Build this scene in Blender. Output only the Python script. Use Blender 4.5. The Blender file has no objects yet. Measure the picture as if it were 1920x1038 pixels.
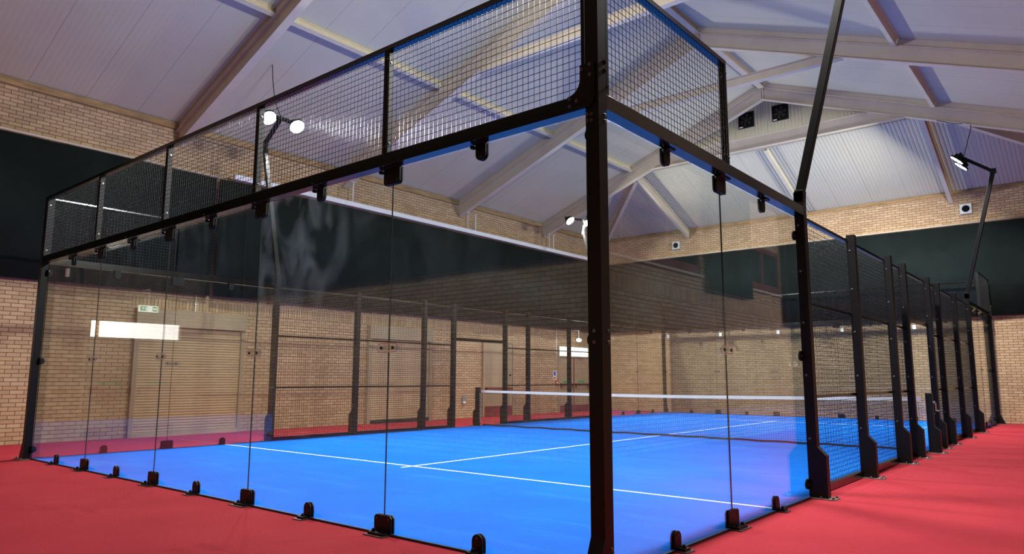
import bpy, math, random
from mathutils import Vector, Matrix
random.seed(7)
S = bpy.context.scene
COL = S.collection
PI = math.pi

# ------------------------------------------------------------------ camera
cam_d = bpy.data.cameras.new('camera')
cam = bpy.data.objects.new('camera', cam_d)
COL.objects.link(cam)
S.camera = cam
yaw, pitch, roll, FPX = 2.2627, 0.1412, 0.0024, 1337.2
f = Vector((math.cos(pitch) * math.cos(yaw), math.cos(pitch) * math.sin(yaw), math.sin(pitch)))
r = Vector((math.sin(yaw), -math.cos(yaw), 0)); u = r.cross(f)
r2 = math.cos(roll) * r + math.sin(roll) * u
u2 = -math.sin(roll) * r + math.cos(roll) * u
cam.matrix_world = Matrix(((r2.x, u2.x, -f.x, 7.4693), (r2.y, u2.y, -f.y, -13.8259),
                           (r2.z, u2.z, -f.z, 1.2075), (0, 0, 0, 1)))
cam_d.sensor_width = 36.0
cam_d.lens = FPX * 36.0 / 1920.0
cam_d.clip_start = 0.05
cam_d.clip_end = 200

# ------------------------------------------------------------------ world, exposure, light levels
W = bpy.data.worlds.new('world'); S.world = W; W.use_nodes = True
W.node_tree.nodes['Background'].inputs[0].default_value = (0.5, 0.6, 0.8, 1)
W.node_tree.nodes['Background'].inputs[1].default_value = 0.05
S.view_settings.view_transform = 'Standard'
S.view_settings.look = 'None'
S.view_settings.gamma = 1
S.view_settings.use_curve_mapping = False
S.view_settings.exposure = 0.0
S.cycles.max_bounces = 12
S.cycles.diffuse_bounces = 6
S.cycles.glossy_bounces = 4
S.cycles.transparent_max_bounces = 24
LAMP_W = 400.0       # each of the eight floodlights
LENS_EMIT = 60.0
DOOR_GLOW = 4.2

# ------------------------------------------------------------------ materials
def new_mat(name):
    m = bpy.data.materials.new(name); m.use_nodes = True
    return m, m.node_tree.nodes, m.node_tree.links

def paint(name, col, rough=0.5, metal=0.0, var=0.08, scale=6.0, bump=0.0, bscale=60.0, ior=1.5, stretch=(1, 1, 1)):
    m, N, L = new_mat(name); b = N['Principled BSDF']
    tc = N.new('ShaderNodeTexCoord'); mp = N.new('ShaderNodeMapping'); mp.inputs['Scale'].default_value = stretch
    L.new(tc.outputs['Object'], mp.inputs[0])
    no = N.new('ShaderNodeTexNoise'); no.inputs['Scale'].default_value = scale; no.inputs['Detail'].default_value = 4
    L.new(mp.outputs[0], no.inputs['Vector'])
    rp = N.new('ShaderNodeValToRGB')
    rp.color_ramp.elements[0].position = 0.3; rp.color_ramp.elements[1].position = 0.7
    rp.color_ramp.elements[0].color = tuple(max(0, c * (1 - var)) for c in col) + (1,)
    rp.color_ramp.elements[1].color = tuple(min(1, c * (1 + var)) for c in col) + (1,)
    L.new(no.outputs[0], rp.inputs[0]); L.new(rp.outputs[0], b.inputs['Base Color'])
    b.inputs['Roughness'].default_value = rough; b.inputs['Metallic'].default_value = metal
    b.inputs['IOR'].default_value = ior
    if bump > 0:
        n2 = N.new('ShaderNodeTexNoise'); n2.inputs['Scale'].default_value = bscale
        L.new(tc.outputs['Object'], n2.inputs['Vector'])
        bp = N.new('ShaderNodeBump'); bp.inputs['Strength'].default_value = bump; bp.inputs['Distance'].default_value = 0.01
        L.new(n2.outputs[0], bp.inputs['Height']); L.new(bp.outputs[0], b.inputs['Normal'])
    return m

def emit(name, col, s):
    m, N, L = new_mat(name); b = N['Principled BSDF']
    b.inputs['Base Color'].default_value = col + (1,)
    b.inputs['Emission Color'].default_value = col + (1,)
    b.inputs['Emission Strength'].default_value = s
    no = N.new('ShaderNodeTexNoise'); no.inputs['Scale'].default_value = 3
    mu = N.new('ShaderNodeMath'); mu.operation = 'MULTIPLY_ADD'
    L.new(no.outputs[0], mu.inputs[0]); mu.inputs[1].default_value = s * 0.1; mu.inputs[2].default_value = s * 0.95
    L.new(mu.outputs[0], b.inputs['Emission Strength'])
    return m

def math_n(N, L, op, a, b=None, c=None):
    n = N.new('ShaderNodeMath'); n.operation = op
    for i, v in enumerate((a, b, c)):
        if v is None: continue
        if isinstance(v, (int, float)): n.inputs[i].default_value = v
        else: L.new(v, n.inputs[i])
    return n.outputs[0]

def glass(name, tint=(0.905, 0.922, 0.905), f0=0.045, smudge=0.0, seed=0.0):
    m, N, L = new_mat(name); N.remove(N['Principled BSDF'])
    out = N['Material Output']
    g = N.new('ShaderNodeNewGeometry')
    d = N.new('ShaderNodeVectorMath'); d.operation = 'DOT_PRODUCT'
    L.new(g.outputs['Normal'], d.inputs[0]); L.new(g.outputs['Incoming'], d.inputs[1])
    c = math_n(N, L, 'ABSOLUTE', d.outputs['Value'])
    k = math_n(N, L, 'POWER', math_n(N, L, 'SUBTRACT', 1.0, c), 5.0)
    fr = math_n(N, L, 'MULTIPLY_ADD', k, 1 - f0, f0)
    tr = N.new('ShaderNodeBsdfTransparent'); tr.inputs[0].default_value = tint + (1,)
    gl = N.new('ShaderNodeBsdfGlossy'); gl.inputs['Roughness'].default_value = 0.0
    gl.inputs['Color'].default_value = (1, 1, 1, 1)
    mx = N.new('ShaderNodeMixShader')
    L.new(fr, mx.inputs[0]); L.new(tr.outputs[0], mx.inputs[1]); L.new(gl.outputs[0], mx.inputs[2])
    # fingerprints and wiped dust: a faint diffuse film
    tc = N.new('ShaderNodeTexCoord')
    mp = N.new('ShaderNodeMapping'); mp.inputs['Location'].default_value = (seed, seed * 2, seed)
    mp.inputs['Scale'].default_value = (1, 1.5, 0.7); mp.inputs['Rotation'].default_value = (0.3, 0, 0)
    L.new(tc.outputs['Object'], mp.inputs[0])
    n1 = N.new('ShaderNodeTexNoise'); n1.inputs['Scale'].default_value = 1.6; n1.inputs['Detail'].default_value = 8
    n1.inputs['Distortion'].default_value = 1.8
    L.new(mp.outputs[0], n1.inputs['Vector'])
    rp = N.new('ShaderNodeMapRange'); rp.inputs['From Min'].default_value = 0.42; rp.inputs['From Max'].default_value = 0.72
    L.new(n1.outputs[0], rp.inputs['Value'])
    sp = N.new('ShaderNodeSeparateXYZ'); L.new(tc.outputs['Object'], sp.inputs[0])
    hz = N.new('ShaderNodeMapRange'); hz.inputs['From Min'].default_value = 1.55; hz.inputs['From Max'].default_value = 2.3
    L.new(sp.outputs['Z'], hz.inputs['Value'])
    amt = math_n(N, L, 'MULTIPLY', rp.outputs[0], hz.outputs[0])
    hy = N.new('ShaderNodeMapRange'); hy.inputs['From Min'].default_value = 0.5; hy.inputs['From Max'].default_value = -0.1
    hy.inputs['To Min'].default_value = 0.25; L.new(sp.outputs['Y'], hy.inputs['Value'])
    amt = math_n(N, L, 'MULTIPLY', amt, hy.outputs[0])
    amt = math_n(N, L, 'MULTIPLY_ADD', amt, smudge, 0.0015)
    df = N.new('ShaderNodeBsdfDiffuse'); df.inputs[0].default_value = (0.75, 0.85, 0.85, 1)
    tl = N.new('ShaderNodeBsdfTranslucent'); tl.inputs[0].default_value = (0.75, 0.85, 0.85, 1)
    a = N.new('ShaderNodeMixShader'); a.inputs[0].default_value = 0.5
    L.new(df.outputs[0], a.inputs[1]); L.new(tl.outputs[0], a.inputs[2])
    m2 = N.new('ShaderNodeMixShader')
    L.new(amt, m2.inputs[0]); L.new(mx.outputs[0], m2.inputs[1]); L.new(a.outputs[0], m2.inputs[2])
    L.new(m2.outputs[0], out.inputs[0])
    return m

def brick(name, plane, soldier=None):
    """plane: 'y' wall runs along y, 'x' wall runs along x"""
    m, N, L = new_mat(name); b = N['Principled BSDF']
    tc = N.new('ShaderNodeTexCoord'); sp = N.new('ShaderNodeSeparateXYZ'); L.new(tc.outputs['Object'], sp.inputs[0])
    al = sp.outputs['Y'] if plane == 'y' else sp.outputs['X']
    cb = N.new('ShaderNodeCombineXYZ'); L.new(al, cb.inputs[0]); L.new(sp.outputs['Z'], cb.inputs[1])
    vec = cb.outputs[0]
    def bt(v, off=0.5):
        t = N.new('ShaderNodeTexBrick'); t.inputs['Scale'].default_value = 1
        t.offset = off
        t.inputs['Brick Width'].default_value = 0.225; t.inputs['Row Height'].default_value = 0.075
        t.inputs['Mortar Size'].default_value = 0.0065; t.inputs['Mortar Smooth'].default_value = 0.3
        t.inputs['Bias'].default_value = -0.1
        t.inputs['Color1'].default_value = (0.56, 0.385, 0.215, 1); t.inputs['Color2'].default_value = (0.43, 0.275, 0.145, 1)
        t.inputs['Mortar'].default_value = (0.13, 0.085, 0.055, 1)
        L.new(v, t.inputs['Vector']); return t
    t = bt(vec); col, fac = t.outputs['Color'], t.outputs['Fac']
    if soldier:
        y0, y1, z0, z1 = soldier
        cs = N.new('ShaderNodeCombineXYZ'); L.new(sp.outputs['Z'], cs.inputs[0]); L.new(al, cs.inputs[1])
        mp = N.new('ShaderNodeMapping'); mp.inputs['Location'].default_value = (-z0 + 0.0, 0, 0); L.new(cs.outputs[0], mp.inputs[0])
        t2 = bt(mp.outputs[0], 0.0)
        inz = math_n(N, L, 'MULTIPLY', math_n(N, L, 'GREATER_THAN', sp.outputs['Z'], z0), math_n(N, L, 'LESS_THAN', sp.outputs['Z'], z1))
        iny = math_n(N, L, 'MULTIPLY', math_n(N, L, 'GREATER_THAN', al, y0), math_n(N, L, 'LESS_THAN', al, y1))
        msk = math_n(N, L, 'MULTIPLY', inz, iny)
        mx = N.new('ShaderNodeMix'); mx.data_type = 'RGBA'
        L.new(msk, mx.inputs[0]); L.new(col, mx.inputs[6]); L.new(t2.outputs['Color'], mx.inputs[7]); col = mx.outputs[2]
        mf = N.new('ShaderNodeMix'); mf.data_type = 'FLOAT'
        L.new(msk, mf.inputs[0]); L.new(fac, mf.inputs[2]); L.new(t2.outputs['Fac'], mf.inputs[3]); fac = mf.outputs[0]
    no = N.new('ShaderNodeTexNoise'); no.inputs['Scale'].default_value = 0.9; no.inputs['Detail'].default_value = 5
    L.new(tc.outputs['Object'], no.inputs['Vector'])
    n3 = N.new('ShaderNodeTexNoise'); n3.inputs['Scale'].default_value = 30; L.new(tc.outputs['Object'], n3.inputs['Vector'])
    v = math_n(N, L, 'MULTIPLY_ADD', no.outputs[0], 0.35, 0.72)
    v = math_n(N, L, 'MULTIPLY_ADD', n3.outputs[0], 0.2, v)
    hs = N.new('ShaderNodeHueSaturation'); L.new(col, hs.inputs['Color']); L.new(v, hs.inputs['Value'])
    L.new(hs.outputs[0], b.inputs['Base Color'])
    b.inputs['Roughness'].default_value = 0.85
    bp = N.new('ShaderNodeBump'); bp.inputs['Strength'].default_value = 0.6; bp.inputs['Distance'].default_value = 0.008
    L.new(math_n(N, L, 'SUBTRACT', 1.0, fac), bp.inputs['Height']); L.new(bp.outputs[0], b.inputs['Normal'])
    return m

def carpet(name, c0, c1, streak=None, scale=1.2):
    m, N, L = new_mat(name); b = N['Principled BSDF']
    tc = N.new('ShaderNodeTexCoord')
    n1 = N.new('ShaderNodeTexNoise'); n1.inputs['Scale'].default_value = scale; n1.inputs['Detail'].default_value = 7
    n2 = N.new('ShaderNodeTexNoise'); n2.inputs['Scale'].default_value = 90; n2.inputs['Detail'].default_value = 3
    L.new(tc.outputs['Object'], n1.inputs['Vector']); L.new(tc.outputs['Object'], n2.inputs['Vector'])
    v = math_n(N, L, 'MULTIPLY_ADD', n2.outputs[0], 0.7, math_n(N, L, 'MULTIPLY_ADD', n1.outputs[0], 0.9, -0.3))
    mx = N.new('ShaderNodeMix'); mx.data_type = 'RGBA'; mx.clamp_factor = True
    mx.inputs[6].default_value = c0 + (1,); mx.inputs[7].default_value = c1 + (1,)
    L.new(v, mx.inputs[0]); col = mx.outputs[2]
    if streak:
        mp = N.new('ShaderNodeMapping'); mp.inputs['Scale'].default_value = (0.5, 2.6, 1); mp.inputs['Rotation'].default_value = (0, 0, 0.5)
        L.new(tc.outputs['Object'], mp.inputs[0])
        n3 = N.new('ShaderNodeTexNoise'); n3.inputs['Scale'].default_value = 1.4; n3.inputs['Detail'].default_value = 6
        L.new(mp.outputs[0], n3.inputs['Vector'])
        mr = N.new('ShaderNodeMapRange'); mr.inputs['From Min'].default_value = 0.56; mr.inputs['From Max'].default_value = 0.75
        mr.inputs['To Max'].default_value = 0.35
        L.new(n3.outputs[0], mr.inputs['Value'])
        m2 = N.new('ShaderNodeMix'); m2.data_type = 'RGBA'
        L.new(mr.outputs[0], m2.inputs[0]); L.new(col, m2.inputs[6]); m2.inputs[7].default_value = streak + (1,); col = m2.outputs[2]
    L.new(col, b.inputs['Base Color'])
    b.inputs['Roughness'].default_value = 0.95
    b.inputs['Specular IOR Level'].default_value = 0.05
    bp = N.new('ShaderNodeBump'); bp.inputs['Strength'].default_value = 0.5; bp.inputs['Distance'].default_value = 0.006
    L.new(n2.outputs[0], bp.inputs['Height']); L.new(bp.outputs[0], b.inputs['Normal'])
    return m

def roofing(name, axis, rib):
    m, N, L = new_mat(name); b = N['Principled BSDF']
    tc = N.new('ShaderNodeTexCoord'); sp = N.new('ShaderNodeSeparateXYZ'); L.new(tc.outputs['Object'], sp.inputs[0])
    a = sp.outputs['Y'] if axis == 'y' else sp.outputs['X']
    fr = math_n(N, L, 'FRACT', math_n(N, L, 'ADD', a, 50.78))
    seam = math_n(N, L, 'LESS_THAN', fr, 0.011)
    ribs = math_n(N, L, 'PINGPONG', a, 0.05)
    no = N.new('ShaderNodeTexNoise'); no.inputs['Scale'].default_value = 0.8; L.new(tc.outputs['Object'], no.inputs['Vector'])
    v = math_n(N, L, 'MULTIPLY_ADD', no.outputs[0], 0.10, 0.53)
    v = math_n(N, L, 'MULTIPLY', v, math_n(N, L, 'MULTIPLY_ADD', seam, -0.35, 1.0))
    cb = N.new('ShaderNodeCombineColor')
    L.new(v, cb.inputs[0]); L.new(math_n(N, L, 'MULTIPLY', v, 0.95), cb.inputs[1]); L.new(math_n(N, L, 'MULTIPLY', v, 0.70), cb.inputs[2])
    L.new(cb.outputs[0], b.inputs['Base Color']); b.inputs['Roughness'].default_value = 0.45
    bp = N.new('ShaderNodeBump'); bp.inputs['Strength'].default_value = rib; bp.inputs['Distance'].default_value = 0.35
    L.new(math_n(N, L, 'SMOOTH_MIN', ribs, 0.03, 0.01), bp.inputs['Height']); L.new(bp.outputs[0], b.inputs['Normal'])
    return m

M = dict(
    black=paint('black powder coat', (0.0028, 0.0024, 0.0022), 0.46, var=0.25, scale=8, ior=1.33),
    beam=paint('glossy black beam paint', (0.003, 0.0028, 0.0026), 0.2, var=0.2, scale=5, ior=1.5),
    wire=paint('black coated wire', (0.006, 0.006, 0.006), 0.3, var=0.1, ior=1.5),
    bolt=paint('zinc bolt', (0.16, 0.155, 0.15), 0.35, 0.9, var=0.2, scale=30),
    galv=paint('galvanised plate', (0.30, 0.28, 0.24), 0.5, 0.7, var=0.3, scale=30),
    blackbolt=paint('black bolt', (0.01, 0.01, 0.01), 0.2, var=0.1),
    glass=glass('toughened glass'),
    smudged=glass('smudged toughened glass', smudge=0.05, seed=3.1),
    marked=glass('lightly marked glass', smudge=0.012, seed=8.4),
    clip=glass('clear plastic', tint=(0.9, 0.9, 0.88), f0=0.12),
    acrylic=paint('acrylic edge', (0.85, 0.83, 0.78), 0.3, var=0.02),
    edge=paint('green glass edge', (0.02, 0.028, 0.025), 0.12, var=0.1),
    red=carpet('red carpet', (0.33, 0.026, 0.038), (0.49, 0.047, 0.063)),
    blue=carpet('blue turf', (0.002, 0.13, 0.68), (0.005, 0.22, 0.92), streak=(0.035, 0.31, 0.96)),
    line=paint('white court line', (0.82, 0.86, 0.88), 0.9, var=0.05, bump=0.3),
    trim=paint('dark turf edging', (0.01, 0.012, 0.04), 0.6),
    brick_y=brick('buff brickwork', 'y', soldier=(-7.6, 5.2, 2.66, 2.87)),
    brick_x=brick('buff brickwork end', 'x'),
    roof_y=roofing('white roof lining', 'y', 0.10),
    roof_x=roofing('ribbed white roof lining', 'x', 0.8),
    steel=paint('cream painted steel', (0.62, 0.54, 0.41), 0.5, var=0.06, scale=2),
    purlin=paint('pale yellow purlin paint', (0.66, 0.60, 0.42), 0.5, var=0.06),
    timber=paint('pine wall plate', (0.33, 0.20, 0.08), 0.7, var=0.3, scale=3, stretch=(1, 1, 6)),
    curtain=paint('dark green curtain cloth', (0.010, 0.0155, 0.0138), 0.9, var=0.25, scale=1.0, bump=0.2, bscale=12),
    white=paint('white painted metal', (0.88, 0.88, 0.86), 0.3, var=0.03),
    grey=paint('grey plastic', (0.25, 0.25, 0.25), 0.5),
    beige=paint('beige door paint', (0.38, 0.29, 0.175), 0.5, var=0.08, scale=2),
    shutter=paint('beige shutter slats', (0.50, 0.36, 0.20), 0.45, var=0.10, scale=1.5, stretch=(1, 1, 8)),
    maroon=paint('maroon painted timber', (0.20, 0.035, 0.042), 0.4, var=0.2),
    black_rubber=paint('black rubber', (0.008, 0.008, 0.008), 0.7),
    darkglass=paint('dark gallery glass', (0.012, 0.018, 0.016), 0.08, var=0.1),
    green=paint('safety green', (0.02, 0.33, 0.13), 0.4),
    green_lit=emit('lit safety green', (0.03, 0.5, 0.2), 0.9),
    sign_lit=emit('lit sign white', (0.9, 1.0, 0.92), 2.5),
    bluesign=paint('notice blue', (0.03, 0.12, 0.45), 0.4),
    redbox=paint('call point red', (0.50, 0.03, 0.03), 0.4),
    glow=emit('daylit transom glass', (1.0, 0.97, 0.90), DOOR_GLOW),
    lens=emit('floodlight lens', (0.97, 1.0, 0.98), LENS_EMIT),
    bulkhead=emit('bulkhead lamp', (1.0, 0.99, 0.93), 5.0),
    fanblade=paint('dark fan blade', (0.02, 0.018, 0.016), 0.5),
    speaker_cone=paint('black speaker cone', (0.004, 0.004, 0.005), 0.9, ior=1.2),
    speaker_box=paint('pale grey speaker case', (0.55, 0.58, 0.56), 0.5),
    net=paint('black net twine', (0.012, 0.012, 0.012), 0.8),
    tape=paint('white net tape', (0.80, 0.80, 0.76), 0.8, var=0.05),
    orange=emit('small orange lamp', (1.0, 0.35, 0.08), 2.0),
)

M['curtain'].node_tree.nodes['Principled BSDF'].inputs['Specular IOR Level'].default_value = 0.1
# ------------------------------------------------------------------ mesh builder
class MB:
    def __init__(s): s.v = []; s.f = []; s.mi = []; s.sm = []; s.m = 0
    def face(s, idx, smooth=False): s.f.append(tuple(idx)); s.mi.append(s.m); s.sm.append(smooth)
    def box(s, x0, x1, y0, y1, z0, z1):
        x0, x1 = sorted((x0, x1)); y0, y1 = sorted((y0, y1)); z0, z1 = sorted((z0, z1))
        b = len(s.v)
        s.v += [(x, y, z) for z in (z0, z1) for (x, y) in ((x0, y0), (x1, y0), (x1, y1), (x0, y1))]
        for q in ((0, 3, 2, 1), (4, 5, 6, 7), (0, 1, 5, 4), (1, 2, 6, 5), (2, 3, 7, 6), (3, 0, 4, 7)):
            s.face([b + i for i in q])
        return s
    def frame(s, p0, p1, up=(0, 0, 1)):
        p0 = Vector(p0); p1 = Vector(p1); d = (p1 - p0).normalized(); up = Vector(up)
        if abs(d.dot(up)) > 0.99: up = Vector((0, 1, 0))
        a = d.cross(up).normalized(); c = a.cross(d).normalized()
        return p0, p1, a, c
    def bar(s, p0, p1, w, h, up=(0, 0, 1), oa=0, oc=0):
        """box beam from p0 to p1, width w across, height h along up"""
        p0, p1, a, c = s.frame(p0, p1, up); b = len(s.v)
        for p in (p0, p1):
            for i, j in ((-1, -1), (1, -1), (1, 1), (-1, 1)):
                s.v.append(tuple(p + a * (oa + i * w / 2) + c * (oc + j * h / 2)))
        for q in ((0, 3, 2, 1), (4, 5, 6, 7), (0, 1, 5, 4), (1, 2, 6, 5), (2, 3, 7, 6), (3, 0, 4, 7)):
            s.face([b + i for i in reversed(q)])
        return s
    def tube(s, p0, p1, rad, n=8, rad1=None, caps=True):
        p0, p1, a, c = s.frame(p0, p1); b = len(s.v); rad1 = rad if rad1 is None else rad1
        for p, rr in ((p0, rad), (p1, rad1)):
            for i in range(n):
                t = 2 * PI * i / n
                s.v.append(tuple(p + a * math.cos(t) * rr + c * math.sin(t) * rr))
        for i in range(n):
            j = (i + 1) % n
            s.face((b + i, b + n + i, b + n + j, b + j), True)
        if caps:
            s.face([b + i for i in range(n)]); s.face([b + n + n - 1 - i for i in range(n)])
        return s
    def prism(s, poly, axis, a, b2):
        """poly in the two other axes (in xyz order), extruded along axis from a to b2"""
        if b2 < a: a, b2 = b2, a
        ar = sum(poly[i][0] * poly[(i + 1) % len(poly)][1] - poly[(i + 1) % len(poly)][0] * poly[i][1] for i in range(len(poly)))
        P = list(poly) if ar > 0 else list(reversed(poly))
        if axis == 'y': P = list(reversed(P))
        n = len(P); b = len(s.v)
        for t in (a, b2):
            for (p, q) in P:
                s.v.append((t, p, q) if axis == 'x' else (p, t, q) if axis == 'y' else (p, q, t))
        s.face([b + n - 1 - i for i in range(n)]); s.face([b + n + i for i in range(n)])
        for i in range(n):
            j = (i + 1) % n
            s.face((b + i, b + j, b + n + j, b + n + i))
        return s
    def ball(s, c, rad, nu=10, nv=6, sc=(1, 1, 1)):
        b = len(s.v)
        for j in range(nv + 1):
            ph = PI * j / nv
            for i in range(nu):
                t = 2 * PI * i / nu
                s.v.append((c[0] + rad * sc[0] * math.sin(ph) * math.cos(t), c[1] + rad * sc[1] * math.sin(ph) * math.sin(t), c[2] - rad * sc[2] * math.cos(ph)))
        for j in range(nv):
            for i in range(nu):
                k = (i + 1) % nu
                s.face((b + j * nu + i, b + j * nu + k, b + (j + 1) * nu + k, b + (j + 1) * nu + i), True)
        return s
    def build(s, name, mats, parent=None, off=(0, 0, 0), bevel=0):
        me = bpy.data.meshes.new(name)
        me.from_pydata([(v[0] - off[0], v[1] - off[1], v[2] - off[2]) for v in s.v], [], s.f)
        for k in (mats if isinstance(mats, (list, tuple)) else [mats]): me.materials.append(M[k])
        me.polygons.foreach_set('material_index', s.mi); me.polygons.foreach_set('use_smooth', s.sm); me.update()
        o = bpy.data.objects.new(name, me); COL.objects.link(o)
        if parent: o.parent = parent
        if bevel:
            bv = o.modifiers.new('bevel', 'BEVEL'); bv.width = bevel; bv.segments = 2; bv.limit_method = 'ANGLE'
        return o

def hexbolt(mb, c, axis, rad=0.012, h=0.012, mi=1):
    old = mb.m; mb.m = mi
    c = Vector(c); a = Vector(axis)
    mb.tube(c, c + a * h * 0.4, rad * 1.5, 10); mb.tube(c + a * h * 0.4, c + a * h, rad, 6)
    mb.m = old

def thing(name, label, cat, loc=(0, 0, 0), rot=0, group=None):
    o = bpy.data.objects.new(name, None); COL.objects.link(o)
    o.location = loc; o.rotation_euler = (0, 0, rot); o.empty_display_size = 0.1
    tag(o, label, cat, group); return o
def tag(o, label, cat, group=None):
    o['label'] = label; o['category'] = cat
    if group: o['group'] = group
    return o
def struct(o): o['kind'] = 'structure'; return o
def dup(root, loc, rot=None, label=None, group=None):
    def cp(o, par):
        c = o.copy(); COL.objects.link(c)
        if par is not None: c.parent = par
        for ch in list(o.children): cp(ch, c)
        return c
    n = cp(root, None); n.location = loc
    if rot is not None: n.rotation_euler = (0, 0, rot)
    if label: n['label'] = label
    if group: n['group'] = group
    return n

# ------------------------------------------------------------------ room shell
XL, XR, YB, YF = -7.85, 8.5, -14.9, 10.5
EZ, SL = 6.75, 0.385
XM = (XL + XR) / 2
RZ = EZ + SL * (XM - XL)
YG = 7.0                      # small gable at the top of the hip
HX = (YF - YG)
def ZL(x): return EZ + SL * (x - XL)
def ZR(x): return EZ + SL * (XR - x)
def ZS(x): return min(ZL(x), ZR(x))
def ZH(y): return EZ + SL * (YF - y)

b = MB(); b.box(XL - 0.3, XR + 0.3, YB - 0.3, YF + 0.3, -0.2, 0.0)
struct(b.build('floor', 'red'))
b = MB(); b.box(XL - 0.3, XL, YB - 0.3, YF + 0.3, 0, EZ + 0.1); struct(b.build('wall_left', 'brick_y'))
b = MB(); b.box(XR, XR + 0.3, YB - 0.3, YF + 0.3, 0, EZ + 0.1); struct(b.build('wall_right', 'brick_y'))
b = MB(); b.box(XL, XR, YF, YF + 0.3, 0, EZ + 0.1); struct(b.build('wall_far', 'brick_x'))
b = MB(); b.prism([(XL, 0), (XR, 0), (XR, EZ), (XM, RZ), (XL, EZ)], 'y', YB - 0.3, YB); struct(b.build('wall_back', 'brick_x'))
# roof lining
t = 0.12
def slab(mb, pts):
    n = len(pts); k = len(mb.v)
    mb.v += [tuple(p) for p in pts] + [(p[0], p[1], p[2] + t) for p in pts]
    mb.face([k + i for i in range(n)]); mb.face([k + n + n - 1 - i for i in range(n)])
    for i in range(n):
        j = (i + 1) % n; mb.face((k + j, k + i, k + n + i, k + n + j))
b = MB(); slab(b, [(XL, YB, EZ), (XL, YF, EZ), (XL + HX, YG, ZL(XL + HX)), (XM, YG, RZ), (XM, YB, RZ)])
struct(b.build('ceiling', 'roof_y'))
b = MB(); slab(b, [(XR, YF, EZ), (XR, YB, EZ), (XM, YB, RZ), (XM, YG, RZ), (XR - HX, YG, ZR(XR - HX))])
struct(b.build('ceiling', 'roof_y'))
b = MB(); slab(b, [(XL, YF, EZ), (XR, YF, EZ), (XR - HX, YG, ZH(YG)), (XL + HX, YG, ZH(YG))])
struct(b.build('ceiling', 'roof_x'))
b = MB(); b.prism([(XL + HX, ZH(YG) - 0.02), (XR - HX, ZH(YG) - 0.02), (XM, RZ + 0.05)], 'y', YG - 0.012, YG + 0.1)
struct(b.build('wall_gable', 'roof_x'))
# timber wall plates at the eaves
b = MB(); b.box(XL, XL + 0.05, YB, YF, EZ - 0.14, EZ - 0.005); struct(b.build('trim_1', 'timber'))
b = MB(); b.box(XR - 0.05, XR, YB, YF, EZ - 0.14, EZ - 0.005); struct(b.build('trim_2', 'timber'))
b = MB(); b.box(XL + 0.05, XR - 0.05, YF - 0.05, YF, EZ - 0.11, EZ - 0.005); struct(b.build('trim_3', 'timber'))

# ------------------------------------------------------------------ roof steelwork
def ibeam(mb, p0, p1, wid, dep, up, tf=0.02, tw=0.03):
    mb.bar(p0, p1, tw, dep - 2 * tf, up)
    mb.bar(p0, p1, wid, tf, up, oc=dep / 2 - tf / 2)
    mb.bar(p0, p1, wid, tf, up, oc=-dep / 2 + tf / 2)
FR = [(-11.3, 'second roof frame back, above the photographer side of the hall'), (-6.85, 'roof frame whose rafter foot meets the left wall over the near shutter'),
      (-2.4, 'roof frame seen through the near mesh, between two other frames'), (2.05, 'roof frame with bare collar tie, third from the far gable fans counting inward'),
      (6.4, 'roof frame directly in front of the two dark gable fans')]
FR[0] = (-11.3, 'cream steel roof frame nearest the back wall of the hall')
FR[1] = (-6.85, 'cream steel roof frame ending on the left wall above the nearest curtain')
FR[2] = (-2.4, 'cream steel roof frame seen through the mesh beside the corner post')
FR[3] = (2.05, 'cream steel roof frame second in front of the gable fans')
FR[4] = (6.4, 'cream steel roof frame directly in front of the two gable fans')
DV = 0.37; GAP = 0.16; c0 = EZ - GAP - DV / 2
for (y, lab) in FR:
    root = thing('roof_frame', lab, 'roof frame', (XM, y, EZ), 0, 'steel roof frames')
    off = (XM, y, EZ); dn = DV * math.cos(math.atan(SL))
    for sgn, x0, nm in ((1, XL, 'rafter'), (-1, XR, 'rafter')):
        mb = MB(); ibeam(mb, (x0, y, c0), (XM, y, c0 + SL * (XM - XL)), 0.17, dn, (0, 0, 1))
        mb.bar((x0, y, EZ - GAP / 2), (XM, y, EZ - GAP / 2 + SL * (XM - XL)), 0.10, GAP * 0.9, (0, 0, 1))
        # bolted end plate near the ridge
        ex = XM - sgn * 0.02; mb.bar((ex, y, c0 + SL * (XM - XL) - DV / 2), (ex, y, c0 + SL * (XM - XL) + DV / 2), 0.02, 0.19, (0, 1, 0))
        mb.build('rafter', 'steel', root, off)
    if y > -12:
        mb = MB(); zb_, zt_ = (7.95, 8.31) if y > 6 else (8.09, 8.31); lo = c0 - DV / 2
        dx = lambda z: (z - lo) / SL
        mb.prism([(XL + dx(zb_), zb_), (XR - dx(zb_), zb_), (XR - dx(zt_), zt_), (XL + dx(zt_), zt_)], 'y', y - 0.012, y + 0.012)
        mb.box(XL + dx(zb_), XR - dx(zb_), y - 0.075, y - 0.012, zb_, zb_ + 0.015); mb.box(XL + dx(zb_), XR - dx(zb_), y + 0.012, y + 0.075, zb_, zb_ + 0.015)
        mb.box(XL + dx(zt_), XR - dx(zt_), y - 0.075, y - 0.012, zt_ - 0.015, zt_); mb.box(XL + dx(zt_), XR - dx(zt_), y + 0.012, y + 0.075, zt_ - 0.015, zt_)
        mb.build('collar_tie', 'steel', root, off)
ys = [YB + 0.02] + [q[0] for q in FR] + [YG]
names = {XL + 3.72: 'left slope', XR - 3.82: 'right slope', XM: 'ridge'}
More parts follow.
